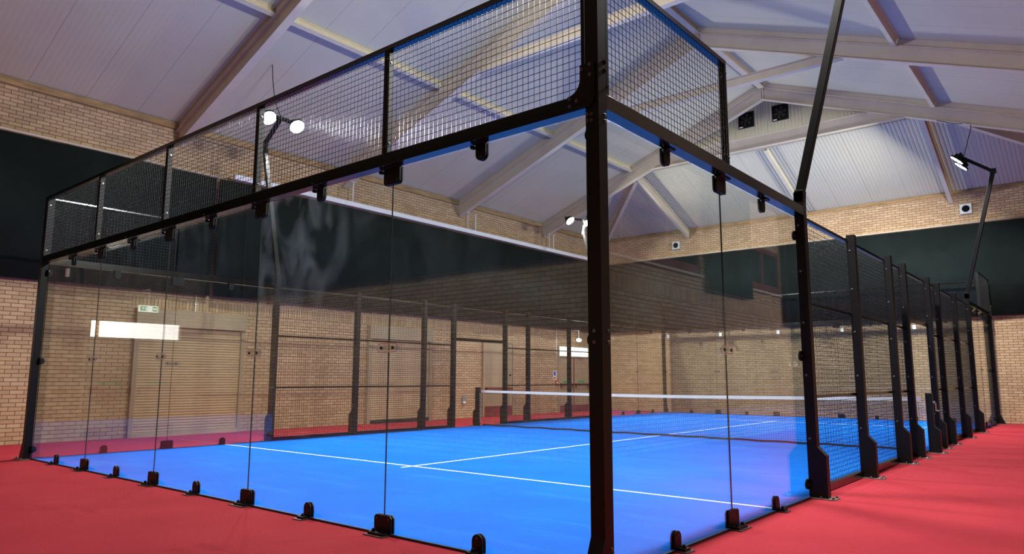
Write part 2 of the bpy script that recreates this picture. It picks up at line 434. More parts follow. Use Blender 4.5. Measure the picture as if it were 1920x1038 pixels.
for px, nm in names.items():
    for i in range(len(ys) - 1):
        ya, yb = ys[i] + (0.09 if i else 0), ys[i + 1] - 0.09
        if nm == 'ridge': z = RZ - 0.10; w, h = 0.16, 0.16
        else: z = ZS(px) - 0.10; w, h = 0.10, 0.16
        mb = MB(); ym = (ya + yb) / 2
        sl = 0 if nm == 'ridge' else (SL if nm[0] == 'l' else -SL)
        up = Vector((-sl, 0, 1)).normalized()
        mb.bar((px, ya, z), (px, yb, z), 0.02, h, up); mb.bar((px, ya, z), (px, yb, z), w, 0.02, up, oc=-h / 2)
        mb.bar((px, ya, z), (px, yb, z), w, 0.02, up, oc=h / 2)
        o = mb.build('roof_purlin', 'purlin' if nm != 'ridge' else 'steel', None, (px, ym, z)); o.location = (px, ym, z)
        where = ['against the back wall', 'in the bay behind the camera', 'in the bay above the near end glass', 'in the bay seen through the near mesh',
                 'in the bay two before the fans', 'in the bay beside the gable fans'][i]
        lab = {'left slope': 'pale yellow purlin on the left roof slope ', 'right slope': 'pale yellow purlin on the right roof slope ', 'ridge': 'cream ridge beam length '}[nm] + where
        tag(o, lab, 'purlin' if nm != 'ridge' else 'ridge beam', 'purlins')
for (x1, y1, x0, y0, nm) in ((XL, YF, XL + HX, YG, 'left'), (XR, YF, XR - HX, YG, 'right')):
    mb = MB(); ibeam(mb, (x1 + (0.22 if nm == 'left' else -0.22), y1 - 0.22, EZ - 0.22 + 0.085), (x0 + (0.1 if nm == 'left' else -0.1), y0 - 0.1, ZH(YG) - 0.22 + 0.03), 0.12, 0.26, (0, 0, 1))
    o = mb.build('hip_rafter', 'steel', None, (x1, y1, EZ - 0.2)); o.location = (x1, y1, EZ - 0.2)
    tag(o, 'cream hip rafter running down into the far %s corner' % nm, 'rafter')
for x, nm in ((-4.12, 'left'), (4.32, 'right')):
    mb = MB(); ibeam(mb, (x, YF - 0.01, EZ - 0.235), (x, YG - 0.5, ZH(YG - 0.5) - 0.24), 0.11, 0.26, (0, 0, 1))
    o = mb.build('jack_rafter', 'steel', None, (x, YF, EZ - 0.24)); o.location = (x, YF, EZ - 0.24)
    tag(o, 'slim cream rafter coming down onto the far wall beside its %s speaker' % nm, 'rafter')
mb = MB(); mb.bar((0.12, YF - 0.01, EZ - 0.06), (0.12, YG - 0.02, ZH(YG) - 0.06), 0.12, 0.08)
o = mb.build('roof_batten', 'purlin', None, (0.12, YF, EZ)); o.location = (0.12, YF, EZ)
tag(o, 'pale yellow batten running down the middle of the far roof slope', 'roof batten')
# gable fans
for i, x in enumerate((-0.42, 0.62)):
    root = thing('gable_fan', 'square black gable fan, %s of the pair' % ('lower left' if i == 0 else 'upper right'), 'fan', (x, YG - 0.012, 9.08), 0, 'gable fans')
    mb = MB(); 
    mb.box(-0.24, 0.24, -0.05, 0, -0.24, -0.20); mb.box(-0.24, 0.24, -0.05, 0, 0.20, 0.24)
    mb.box(-0.24, -0.20, -0.05, 0, -0.20, 0.20); mb.box(0.20, 0.24, -0.05, 0, -0.20, 0.20); mb.box(-0.2, 0.2, -0.012, 0, -0.2, 0.2)
    mb.build('housing', 'black', root)
    mb = MB()
    mb.tube((0, -0.045, 0), (0, -0.012, 0), 0.045, 12)
    for k in range(6):
        a = k * PI / 3; a2 = a + 0.55
        v = [(0.03 * math.cos(a), 0.03 * math.sin(a)), (0.19 * math.cos(a), 0.19 * math.sin(a)), (0.19 * math.cos(a2), 0.19 * math.sin(a2)), (0.05 * math.cos(a2), 0.05 * math.sin(a2))]
        mb.prism(v, 'y', -0.032, -0.026)
    mb.build('fan_blade', 'fanblade', root)
    mb = MB(); mb.box(-0.21, -0.10, -0.056, -0.050, -0.225, -0.19); mb.build('rating_label', 'white', root)
# ------------------------------------------------------------------ curtains and their rails
def curtain(name, axis, fixed, a0, a1, z0, z1, lab, amp=0.02, group='dark green hall curtains'):
    mb = MB(); n = int(abs(a1 - a0) / 0.12); th = 0.012; P = []
    for i in range(n + 1):
        a = a0 + (a1 - a0) * i / n
        w = amp * math.sin(a * 2.1) + amp * 0.6 * math.sin(a * 5.7 + 1) + (0.5 * amp if (i % 17) == 0 else 0)
        P.append((a, fixed + w))
    for z in (z0, z1):
        for side in (-th / 2, th / 2):
            for (a, q) in P: mb.v.append((q + side, a, z) if axis == 'y' else (a, q + side, z))
    k = n + 1
    for i in range(n):
        for (lo, hi, rev) in ((0, 2 * k, False), (k, 3 * k, True)):
            q = (lo + i, lo + i + 1, hi + i + 1, hi + i)
            mb.face(tuple(reversed(q)) if rev else q, True)
        mb.face((i, k + i, k + i + 1, i + 1)); mb.face((2 * k + i, 2 * k + i + 1, 3 * k + i + 1, 3 * k + i))
    mb.face((0, 2 * k, 3 * k, k)); mb.face((n, k + n, 3 * k + n, 2 * k + n))
    o = mb.build(name, 'curtain'); tag(o, lab, 'curtain', group); return o
curtain('hall_curtain', 'y', XL + 0.14, -14.75, -6.0, 3.0, 5.68, 'dark green curtain on the left wall, its nearer length', 0.025)
curtain('hall_curtain', 'y', XL + 0.18, -5.95, YF - 0.15, 3.0, 5.68, 'long dark green curtain above the shutters and doors on the left wall', 0.018)
curtain('hall_curtain', 'x', YF - 0.14, XL + 0.25, XR - 0.15, 3.0, 5.68, 'dark green curtain across the far end wall', 0.02)
curtain('hall_curtain', 'x', YB + 0.14, XL + 0.25, XR - 0.1, 3.0, 5.68, 'dark green curtain on the back wall behind the camera', 0.02)
curtain('hall_curtain', 'y', XR - 0.14, -0.72, 1.5, 2.93, 5.68, 'dark green curtain between the two gallery windows', 0.02)
curtain('hall_curtain', 'y', XR - 0.14, 3.65, 10.2, 2.5, 5.68, 'dark green curtain beyond the second gallery window on the right wall', 0.02)
# rail on the left wall: thick white track, hung from the rafters
root = thing('curtain_track', 'thick white curtain track hung along the left wall', 'curtain rail', (XL + 0.33, 2.2, 5.75))
mb = MB(); mb.box(-0.05, 0.05, -7.9, 7.7, -0.06, 0.06); mb.build('track', 'white', root)
for y in (-2.35, 2.1, 2.45, 6.35, 6.6):
    mb = MB(); zt = EZ - GAP - DV + SL * 0.33; mb.tube((0, y - 2.2, 0.06), (0, y - 2.2, zt - 5.75), 0.018 if y not in (2.1, 6.35) else 0.01, 8)
    mb.box(-0.04, 0.04, y - 2.25, y - 2.15, zt - 5.75 - 0.01, zt - 5.75)
    mb.build('hanger_rod', 'white', root)
def pipe_rail(name, lab, pts, ends):
    root = thing(name, lab, 'curtain rail', pts[0]); mb = MB()
    o = Vector(pts[0])
    for a, c in zip(pts, pts[1:]): mb.tube(Vector(a) - o, Vector(c) - o, 0.022, 10)
    mb.build('pipe', 'steel', root)
    for e in ends:
        mb = MB(); a = Vector(e[0]) - o; c = Vector(e[1]) - o
        mb.bar(a, c, 0.03, 0.03); mb.build('wall_bracket', 'steel', root)
pipe_rail('curtain_rail', 'thin cream pipe rail over the nearer curtain of the left wall', [(XL + 0.14, -14.8, 5.72), (XL + 0.14, -5.9, 5.72)],
          [((XL, y, 5.74), (XL + 0.15, y, 5.72)) for y in (-13, -11, -9, -7)])
pipe_rail('curtain_rail', 'thin cream pipe rail along the far end wall', [(XL + 0.3, YF - 0.14, 5.73), (XR - 0.1, YF - 0.14, 5.73)],
          [((x, YF, 5.80), (x, YF - 0.15, 5.73)) for x in (-5, -1.9, 1.2, 4.3, 7.2)])
pipe_rail('curtain_rail', 'thin cream pipe rail on the back wall behind the camera', [(XL + 0.3, YB + 0.14, 5.73), (XR - 0.1, YB + 0.14, 5.73)],
          [((x, YB, 5.80), (x, YB + 0.15, 5.73)) for x in (-5, -1, 3, 7)])
pipe_rail('curtain_rail', 'thin cream pipe rail along the right wall', [(XR - 0.14, -0.9, 5.73), (XR - 0.14, 10.2, 5.73)],
          [((XR, y, 5.80), (XR - 0.15, y, 5.73)) for y in (-0.5, 3, 6.5, 9.5)])

# ------------------------------------------------------------------ gallery windows on the right wall
def gallery_window(n, y0, y1, mull, stick=False):
    z0, z1 = 3.2, 4.2; x = XR - 0.006
    root = bpy.data.objects.new('window_%d' % n, None); COL.objects.link(root); root.location = (x, (y0 + y1) / 2, z0); struct(root)
    off = (x, (y0 + y1) / 2, z0)
    mb = MB(); mb.box(x - 0.07, x, y0, y1, z0, z0 + 0.16); mb.box(x - 0.07, x, y0, y1, z1 - 0.10, z1)
    mb.box(x - 0.07, x, y0, y0 + 0.09, z0 + 0.1, z1 - 0.1); mb.box(x - 0.07, x, y1 - 0.09, y1, z0 + 0.1, z1 - 0.1)
    for m_ in mull: mb.box(x - 0.06, x, m_ - 0.04, m_ + 0.04, z0 + 0.1, z1 - 0.1)
    mb.build('window_frame', 'maroon', root, off)
    mb = MB(); mb.box(x - 0.02, x - 0.01, y0 + 0.09, y1 - 0.09, z0 + 0.1, z1 - 0.1); mb.build('window_pane', 'darkglass', root, off)
    mb = MB(); mb.box(x - 0.08, x, y0 - 0.1, y1 + 0.12, z0 - 0.035, z0); mb.build('window_sill', 'steel', root, off)
gallery_window(1, -5.6, -0.95, (-3.9, -2.3))
gallery_window(2, 1.45, 3.4, (2.35,))

# ------------------------------------------------------------------ shutters, doors and fittings of the left wall
def shutter(y0, y1, lab, dark=False, rail=True):
    root = thing('roller_shutter', lab, 'roller shutter', (XL, (y0 + y1) / 2, 0), 0, 'roller shutters'); off = (XL, (y0 + y1) / 2, 0)
    mb = MB(); z = 0.09; P = [(XL + 0.02, z)]; st = 0.056
    while z < 2.26:
        P += [(XL + 0.044, z), (XL + 0.051, z + st * 0.4), (XL + 0.044, z + st * 0.8), (XL + 0.040, z + st * 0.86), (XL + 0.040, z + st * 0.97)]; z += st
    P += [(XL + 0.02, z)]
    mb.prism(P, 'y', y0 + 0.06, y1 - 0.06); mb.build('slat_curtain', 'shutter', root, off)
    mb = MB(); mb.box(XL, XL + 0.13, y0 - 0.03, y1 + 0.03, 2.27, 2.63); mb.build('header_box', 'beige', root, off)
    for (ya, yb) in ((y0 - 0.03, y0 + 0.06), (y1 - 0.06, y1 + 0.03)):
        mb = MB(); mb.box(XL, XL + 0.09, ya, yb, 0, 2.27); mb.build('guide_rail', 'beige', root, off)
    mb = MB(); mb.box(XL + 0.01, XL + 0.09, y0 + 0.06, y1 - 0.06, 0.0, 0.09); mb.build('bottom_bar', 'black_rubber' if dark else 'shutter', root, off)
shutter(-7.47, -5.10, 'closed beige roller shutter nearest the camera on the left wall')
shutter(-1.42, 0.87, 'closed beige roller shutter with black bottom bar, farther along the left wall', True)

def door(n, y0, y1, ztop, split, transom, glow=None, kick=0.3):
    root = bpy.data.objects.new('door_%d' % n, None); COL.objects.link(root); root.location = (XL, (y0 + y1) / 2, 0); struct(root)
    off = (XL, (y0 + y1) / 2, 0); x = XL
    mb = MB(); mb.box(x, x + 0.06, y0, y0 + 0.06, 0, ztop); mb.box(x, x + 0.06, y1 - 0.06, y1, 0, ztop); mb.box(x, x + 0.06, y0 + 0.06, y1 - 0.06, ztop - 0.06, ztop)
    if transom: mb.box(x, x + 0.06, y0 + 0.06, y1 - 0.06, transom - 0.06, transom)
    mb.build('door_frame', 'beige' if n != 0 else 'maroon', root, off)
    top = (transom - 0.06) if transom else ztop - 0.06
    leaves = [(y0 + 0.07, split - 0.03), (split + 0.03, y1 - 0.07)] if split else [(y0 + 0.07, y1 - 0.07)]
    for (a, c) in leaves:
        mb = MB(); mb.box(x, x + 0.045, a, c, 0.01, top - 0.01); lf = mb.build('door_leaf', 'beige', root, off)
        mb = MB(); mb.box(x + 0.046, x + 0.052, a + 0.02, c - 0.02, 0.02, kick); mb.build('kick_plate', 'maroon', lf, (0, 0, 0)); 
        lf.children[-1].location = (-off[0], -off[1], 0)
        if transom:
            mb = MB(); mb.box(x + 0.07, x + 0.11, a + 0.03, c - 0.03, 0.97, 1.03); mb.box(x + 0.045, x + 0.1, a + 0.03, a + 0.1, 0.88, 1.03); mb.box(x + 0.045, x + 0.1, c - 0.1, c - 0.03, 0.88, 1.03)
            q = mb.build('push_bar', 'maroon', lf); q.location = (-off[0], -off[1], 0)
            mb = MB(); mb.box(x + 0.046, x + 0.05, (a + c) / 2 - 0.22, (a + c) / 2 + 0.22, 1.06, 1.13); q = mb.build('push_label', 'green', lf); q.location = (-off[0], -off[1], 0)
        else:
            mb = MB(); mb.box(x + 0.07, x + 0.10, a + 0.03, c - 0.03, 0.86, 0.92); mb.box(x + 0.045, x + 0.1, a + 0.03, a + 0.08, 0.8, 0.92)
            q = mb.build('push_bar', 'maroon', lf); q.location = (-off[0], -off[1], 0)
            mb = MB(); mb.tube((x + 0.045, c - 0.12, 1.32), (x + 0.08, c - 0.12, 1.32), 0.03, 10); q = mb.build('door_knob', 'black', lf); q.location = (-off[0], -off[1], 0)
    if split:
        mb = MB(); mb.box(x, x + 0.055, split - 0.028, split + 0.028, 0.0, top); mb.build('centre_post', 'maroon', root, off)
    if transom:
        for (a, c) in glow:
            mb = MB(); mb.box(x + 0.02, x + 0.03, a, c, transom + 0.0, ztop - 0.06); mb.build('transom_pane', 'glow', root, off)
door(1, 3.18, 4.70, 2.42, None, None, kick=0.33)
door(2, 7.25, 9.25, 2.42, 8.22, 2.03, [(7.32, 9.18)], 0.25)
door(3, -13.50, -11.60, 2.38, -12.55, 2.0, [(-13.40, -11.83), (-11.76, -11.68)], 0.25)

def exit_sign(y, z, lab):
    root = thing('exit_sign', lab, 'exit sign', (XL + 0.30, y, z), 0)
    mb = MB(); mb.box(-0.02, 0.02, -0.19, 0.19, -0.065, 0.065); mb.build('light_box', 'sign_lit', root)
    mb = MB(); x = 0.0205
    mb.box(x, x + 0.002, -0.17, -0.075, -0.05, 0.05); mb.build('green_panel', 'green_lit', root); mb = MB()
    mb.box(x, x + 0.002, 0.02, 0.17, -0.05, 0.05); mb.build('green_panel', 'green_lit', root)
    mb = MB(); x = 0.0222   # running figure, doorway and arrow
    mb.tube((x, 0.118, 0.036), (x + 0.002, 0.118, 0.036), 0.008, 10)
    mb.bar((x, 0.112, 0.028), (x, 0.10, -0.002), 0.002, 0.013, (0, 1, 0)); mb.bar((x, 0.10, 0), (x, 0.118, -0.016), 0.002, 0.008, (0, 1, 0)); mb.bar((x, 0.118, -0.016), (x, 0.112, -0.04), 0.002, 0.007, (0, 1, 0))
    mb.bar((x, 0.10, 0), (x, 0.085, -0.02), 0.002, 0.008, (0, 1, 0)); mb.bar((x, 0.085, -0.02), (x, 0.066, -0.02), 0.002, 0.006, (0, 1, 0)); mb.bar((x, 0.112, 0.025), (x, 0.135, 0.008), 0.002, 0.006, (0, 1, 0))
    mb.bar((x, 0.112, 0.025), (x, 0.09, 0.018), 0.002, 0.006, (0, 1, 0)); mb.box(x, x + 0.002, 0.03, 0.055, -0.042, 0.042)
    mb.build('running_figure', 'sign_lit', root); mb = MB()
    mb.prism([(-0.16, 0.0), (-0.13, 0.03), (-0.13, 0.012), (-0.085, 0.012), (-0.085, -0.012), (-0.13, -0.012), (-0.13, -0.03)], 'x', x, x + 0.002)
    mb.build('arrow', 'sign_lit', root)
    mb = MB(); mb.tube((0, 0, 0.065), (0, 0, 0.40), 0.009, 8); mb.bar((0, 0, 0.40), (-0.30, 0, 0.40), 0.02, 0.02); mb.build('hanging_rod', 'white', root)
exit_sign(-12.62, 2.60, 'green and white lit exit sign above the door behind the camera side')
root = thing('bulkhead_light', 'small oval white emergency light above the far double door', 'light', (XL + 0.30, 8.2, 2.62))
mb = MB(); mb.ball((0, 0, 0), 0.16, 16, 8, (0.35, 1.0, 0.42)); mb.build('diffuser', 'bulkhead', root)
mb = MB(); mb.tube((0, 0, 0.05), (0, 0, 0.36), 0.010, 8); mb.bar((0, 0, 0.36), (-0.30, 0, 0.36), 0.02, 0.02); mb.build('hanging_rod', 'white', root)

root = thing('fire_notice', 'blue and white notice plate beside the far double door', 'sign', (XL, 7.07, 1.33))
mb = MB(); mb.box(0, 0.01, -0.09, 0.09, -0.16, 0.16); mb.build('plate', 'white', root)
mb = MB(); mb.box(0.0101, 0.012, -0.065, 0.065, -0.02, 0.13); mb.build('blue_panel', 'bluesign', root)
mb = MB(); mb.box(0.0101, 0.012, -0.065, 0.065, -0.13, -0.07); mb.build('red_panel', 'redbox', root)
root = thing('fire_call_point', 'small red fire call point box below the blue notice', 'call point', (XL, 7.17, 1.06))
mb = MB(); mb.box(0, 0.05, -0.06, 0.06, -0.06, 0.06); mb.build('case', 'redbox', root, bevel=0.006)
mb = MB(); mb.box(0.0505, 0.053, -0.035, 0.035, -0.025, 0.025); mb.build('glass_window', 'white', root)
root = thing('socket_box', 'grey wall socket box low on the brick left wall', 'socket', (XL, 2.33, 0.55))
mb = MB(); mb.box(0, 0.05, -0.07, 0.07, -0.12, 0.12); mb.build('case', 'grey', root, bevel=0.005)
mb = MB(); mb.box(0.0505, 0.056, -0.05, 0.05, -0.10, -0.04); mb.build('cover', 'white', root)
def conduit(y, z0, z1, lab, r_=0.013):
    mb = MB(); mb.tube((XL + 0.02, y, z0), (XL + 0.02, y, z1), r_, 8)
    for z in (z0 + 0.25, (z0 + z1) / 2, z1 - 0.3): mb.box(XL, XL + 0.036, y - 0.025, y + 0.025, z - 0.012, z + 0.012)
    tag(mb.build('conduit_pipe', 'white'), lab, 'conduit', 'white conduits')
conduit(7.17, 1.12, 3.1, 'thin white conduit dropping to the red call point')
conduit(-6.25, 0.95, 3.1, 'thin white conduit running down over the nearest roller shutter')

# speakers on the far wall
for i, x in enumerate((-4.62, 4.68)):
    root = thing('wall_speaker', 'square pale speaker with round black cone, %s end of far wall' % ('left' if i == 0 else 'right'), 'speaker', (x, YF, 6.17), 0, 'wall speakers')
    mb = MB(); mb.box(-0.15, 0.15, -0.10, 0, -0.15, 0.15); mb.build('case', 'speaker_box', root, bevel=0.01)
    mb = MB(); mb.tube((0, -0.125, 0), (0, -0.10, 0), 0.085, 20, 0.10); mb.build('cone', 'speaker_cone', root)
    mb = MB(); mb.bar((0.1, 0, 0.16), (0.19, -0.06, 0.12), 0.03, 0.03); mb.build('bracket', 'grey', root)

# ------------------------------------------------------------------ court surface
root = thing('court_turf', 'bright blue artificial turf court surface with white lines', 'court', (0, 0, 0))
mb = MB(); mb.box(-5, 5, -10, 10, 0.0, 0.012); mb.build('turf', 'blue', root)
for y in (-6.95, 6.95):
    mb = MB(); mb.box(-5, 5, y - 0.025, y + 0.025, 0.0122, 0.0145); mb.build('service_line', 'line', root)
mb = MB(); mb.box(-0.025, 0.025, -7.15, -6.976, 0.0122, 0.0145); mb.box(-0.025, 0.025, -6.924, 6.924, 0.0122, 0.0145); mb.box(-0.025, 0.025, 6.976, 7.15, 0.0122, 0.0145); mb.build('centre_line', 'line', root)
mb = MB()
for (x0, x1, y0, y1) in ((-5.02, 5.02, -10.02, -10.0), (-5.02, 5.02, 10.0, 10.02), (-5.02, -5.0, -10, 10), (5.0, 5.02, -10, 10)): mb.box(x0, x1, y0, y1, 0, 0.016)
mb.build('edging', 'trim', root)

# ------------------------------------------------------------------ enclosure: posts
def base_plate(mb, x0, x1, w=0.09, mi=1):
    mb.m = mi; mb.box(x0, x1, -w, w, 0.0, 0.012); mb.m = 0
def flare_poly(w, top, fl=0.085, z1=0.52, z2=0.43):
    return [(0, 0.012), (w + fl, 0.012), (w + fl, z2), (w, z1), (w, top), (0, top)]
def side_bolts(mb, zs, x=0.05):
    for z in zs:
        hexbolt(mb, (x, -0.05, z), (0, -1, 0), 0.009, 0.010, 1); hexbolt(mb, (x, 0.05, z), (0, 1, 0), 0.009, 0.010, 1)
def post_parts(root, h, clamps=()):
    mb = MB(); mb.prism(flare_poly(0.1, h), 'y', -0.05, 0.05)
    side_bolts(mb, [z for z in (0.6, 1.25, 1.8, 2.35, 2.85) if z < h], 0.035)
    mb.build('column', ['black', 'bolt'], root, bevel=0.004)
    mb = MB(); mb.box(-0.02, 0.26, -0.09, 0.09, 0.0, 0.011)
    for (x, y) in ((0.235, -0.06), (0.235, 0.06), (0.12, -0.07), (0.12, 0.07)): hexbolt(mb, (x, y, 0.011), (0, 0, 1), 0.012, 0.02)
    mb.build('base_plate', ['galv', 'bolt'], root)
    for (s, z) in clamps: disc_clamp(root, s, z)
def disc_clamp(root, s, z):
    """round black clamp that holds the glass edge; s = -1 or +1 along the fence line"""
    mb = MB(); y0 = s * 0.052
    mb.tube((-0.020, y0 + s * 0.01, z), (0.004, y0 + s * 0.01, z), 0.052, 20)
    mb.box(0.0, 0.03, y0 - 0.004, y0 + 0.004, z - 0.045, z + 0.045)
    hexbolt(mb, (0.004, y0 + s * 0.03, z), (1, 0, 0), 0.008, 0.012)
    mb.build('glass_clamp', ['black', 'bolt'], root)
RIGHT, LEFT, NEAR, FAR = 0.0, PI, -PI / 2, PI / 2
def side_pos(side, a):    # a = distance along the world axis of that side
    return {RIGHT: (5.0, a, 0), LEFT: (-5.0, a, 0), NEAR: (a, -10.0, 0), FAR: (a, 10.0, 0)}[side]
ordw = {-4: 'first', -2: 'second', -1: 'third', 1: 'fourth', 2: 'fifth', 4: 'sixth'}
proto = None
for side, sn in ((RIGHT, 'right'), (LEFT, 'left')):
    for y in (-4, -2, -1, 1, 2, 4):
        if y == -1: lab = 'black steel fence post just before the %s court entrance' % sn
        elif y == 1: lab = 'black steel fence post just beyond the %s court entrance' % sn
        else: lab = 'black steel fence post, %s mesh post of the %s side from the near end' % (ordw[y], sn)
        if proto is None:
            proto = thing('fence_post', lab, 'post', side_pos(side, y), side, 'mesh fence posts'); post_parts(proto, 3.06)
        else: dup(proto, side_pos(side, y), side, lab)

# floodlight masts on the four corner-bay posts
def aim(n):
    n = Vector(n).normalized(); return n
def make_mast(label, side, y, s, tip=(0.24, 6.50), heads=((0.13, -0.33), (0.13, 0.33))):
    root = thing('floodlight_mast', label, 'floodlight mast', (0, 0, 0), 0, 'floodlight masts')
    post_parts(root, 3.22)
    for z in (0.14, 1.45, 2.74): disc_clamp(root, s, z)
    mb = MB(); B = (0.06, 0, 3.22); E = (0.80, 0, 6.09)
    mb.bar((0.05, 0, 3.10), (0.06, 0, 3.24), 0.1, 0.1, (1, 0, 0)); mb.bar(B, E, 0.085, 0.085, (1, 0, 0)); mb.build('leaning_pole', 'black', root, bevel=0.006)
    mb = MB(); mb.bar((0.82, 0, 6.06), (tip[0], 0, tip[1]), 0.07, 0.07, (0, 1, 0)); mb.box(0.74, 0.86, -0.048, 0.048, 6.03, 6.14)
    ha, hb = Vector((heads[0][0] + 0.08, heads[0][1], tip[1])), Vector((heads[1][0] + 0.08, heads[1][1], tip[1])); hd = (hb - ha).normalized()
    mb.bar(ha - hd * 0.09, hb + hd * 0.09, 0.10, 0.05)
    mb.build('arm', 'black', root)
    n = Vector((-0.67, 0, -0.74)).normalized(); a = Vector((0, 1, 0)); c = n.cross(a)
    for (xx, yy) in heads:
        P = Vector((xx, yy, tip[1] - 0.10))
        mb = MB(); mb.tube(P - n * 0.045, P, 0.165, 28)
        for k in range(-4, 5):                                   # cooling fins
            h = 0.11 * math.sqrt(max(0.05, 1 - (k / 5.0) ** 2)); q = P + a * (k * 0.026) - n * 0.085
            mb.bar(q - c * h, q + c * h, 0.006, 0.08, tuple(n))
        mb.tube(P - n * 0.15, P - n * 0.045, 0.055, 16)
        fl = mb.build('floodlight', 'black', root)
        mb = MB(); mb.tube(P + n * 0.0005, P + n * 0.006, 0.15, 28); mb.build('lens', 'lens', fl)
        mb = MB()
        for s in (-1, 1): mb.bar(P + a * s * 0.16 + n * -0.02, P + a * s * 0.16 - n * 0.17, 0.03, 0.008, (0, 1, 0))
        mb.bar(P - a * 0.16 - n * 0.17, P + a * 0.16 - n * 0.17, 0.03, 0.008, tuple(n)); mb.build('yoke', 'black', fl)
        ld = bpy.data.lights.new('flood_beam', 'AREA'); ld.shape = 'DISK'; ld.size = 0.26; ld.energy = LAMP_W; ld.color = (1.0, 1.0, 0.98); ld.spread = PI
        lo = bpy.data.objects.new('flood_beam', ld); COL.objects.link(lo); lo.parent = fl
        lo.location = P + n * 0.012
        lo.rotation_euler = (-n).to_track_quat('Z', 'Y').to_euler()
    root.location = side_pos(side, y); root.rotation_euler = (0, 0, side)
    return root
make_mast('floodlight mast rising from the right side near the camera, lamps out of view', RIGHT, -6, -1)
make_mast('floodlight mast on the far right with two lit round lamps seen edge-on', RIGHT, 6, 1)
make_mast('floodlight mast whose two glaring lamps show through the near mesh', LEFT, -6, 1)
make_mast('floodlight mast whose far small lamps sparkle beside the near corner post', LEFT, 6, -1, (0.76, 6.54), ((0.68, -0.05), (0.97, 0.55)))

# corner posts
def make_corner():
    root = thing('corner_post', '', 'post', (0, 0, 0), 0, 'corner posts')
    mb = MB(); mb.box(0, 0.1, -0.1, 0, 0.012, 4.0)
    for z in (1.43, 1.50, 2.86, 2.90, 0.12, 0.2):
        hexbolt(mb, (0.045, -0.1, z), (0, -1, 0), 0.0085, 0.010); hexbolt(mb, (0.1, -0.03, z), (1, 0, 0), 0.0085, 0.010)
    mb.build('column', ['black', 'bolt'], root, bevel=0.005)
    mb = MB(); mb.prism([(-0.1, 0.012), (-0.21, 0.012), (-0.1, 0.27)], 'x', 0.0, 0.1); mb.build('foot_brace', 'black', root)
    mb = MB(); mb.box(-0.05, 0.16, -0.25, 0.05, 0, 0.011)
    for (x, y) in ((0.13, -0.2), (0.13, 0.0), (-0.02, -0.22)): hexbolt(mb, (x, y, 0.011), (0, 0, 1), 0.012, 0.02)
    mb.build('base_plate', ['galv', 'bolt'], root)
    # L shaped gusset, on the outer face along the end glass
    g = []
    for t_ in range(7):                                    # concave inner corner
        an = PI * 1.5 + t_ / 6 * PI / 2
        g.append((-0.135 + 0.10 * math.cos(an) - 0.0, 3.155 + 0.10 * math.sin(an)))
    poly = [(-0.135, 2.955), (0.03, 2.955), (0.06, 2.975), (0.078, 3.01), (0.078, 3.23), (0.07, 3.25), (-0.035, 3.25)] + [(-0.035, 3.155)] + [(p[0], p[1]) for p in reversed(g)]
    mb = MB(); mb.prism(poly, 'y', -0.112, -0.1005)
    for (x, z) in ((-0.02, 3.215), (0.045, 3.235), (0.045, 3.165), (-0.115, 3.035), (-0.115, 2.985), (-0.06, 3.01), (0.02, 2.90), (0.02, 2.86)):
        hexbolt(mb, (x, -0.112, z), (0, -1, 0), 0.0085, 0.012)
    mb.build('gusset_plate', ['black', 'bolt'], root, bevel=0.002)
    mb = MB()
    for (y, z) in ((-0.03, 3.20), (-0.03, 3.26)): hexbolt(mb, (0.1005, y, z), (1, 0, 0), 0.012, 0.022, 0)
    mb.build('bolt_cap', 'blackbolt', root)
    for z in (0.14, 1.45, 2.80):
        mb = MB(); mb.tube((-0.012, -0.022, z), (-0.012, 0.002, z), 0.05, 20)
        mb.box(-0.006, 0.001, -0.04, 0.0, z - 0.045, z + 0.045); hexbolt(mb, (-0.035, -0.022, z), (0, -1, 0), 0.008, 0.012)
        mb.build('glass_clamp', ['black', 'bolt'], root)
        mb = MB(); mb.tube((0.002, 0.012, z), (0.026, 0.012, z), 0.05, 20); mb.build('glass_clamp', 'black', root)
    return root
c0_ = make_corner(); c0_.location = (5, -10, 0); c0_['label'] = 'massive black corner post nearest the camera, cut off by the bottom of the picture'
dup(c0_, (-5, -10, 0), -PI / 2, 'black corner post at the left end of the near glass wall')
dup(c0_, (-5, 10, 0), PI, 'far black corner post seen in the court beside the double door side')
dup(c0_, (5, 10, 0), PI / 2, 'black corner post at the far end of the right side')

# long horizontal beams at three metres
def beam(side, a0, a1, lab, nm='glass_beam'):
    L_ = abs(a1 - a0); mid = (a0 + a1) / 2
    root = thing(nm, lab, 'beam', side_pos(side, mid), side, 'beams over the glass')
    mb = MB(); mb.box(0.0, 0.1, -L_ / 2, L_ / 2, 2.95, 3.05)
    n = int(L_ / 2)
    for i in range(n + 1):
        q = -L_ / 2 + min(max(i * 2.0, 0.3), L_ - 0.3)
        for d in (-0.03, 0.03):
            hexbolt(mb, (0.05, q + d, 3.05), (0, 0, 1), 0.007, 0.010)
    for i in range(n): hexbolt(mb, (0.1, -L_ / 2 + 1 + 2 * i, 2.975), (1, 0, 0), 0.006, 0.006)
    mb.build('channel', ['beam', 'bolt'], root, bevel=0.004)
beam(NEAR, -4.999, 4.999, 'long black beam along the top of the near glass wall')
beam(FAR, -4.999, 4.999, 'black beam along the top of the far end glass wall')
beam(RIGHT, -9.999, -6.05, 'black beam over the two glass panels right of the near corner post')
beam(RIGHT, 6.05, 9.999, 'black beam over the far glass of the right side')
beam(LEFT, -9.999, -6.05, 'black beam over the glass of the left side at the near end')
beam(LEFT, 6.05, 9.999, 'black beam over the far glass of the left side')

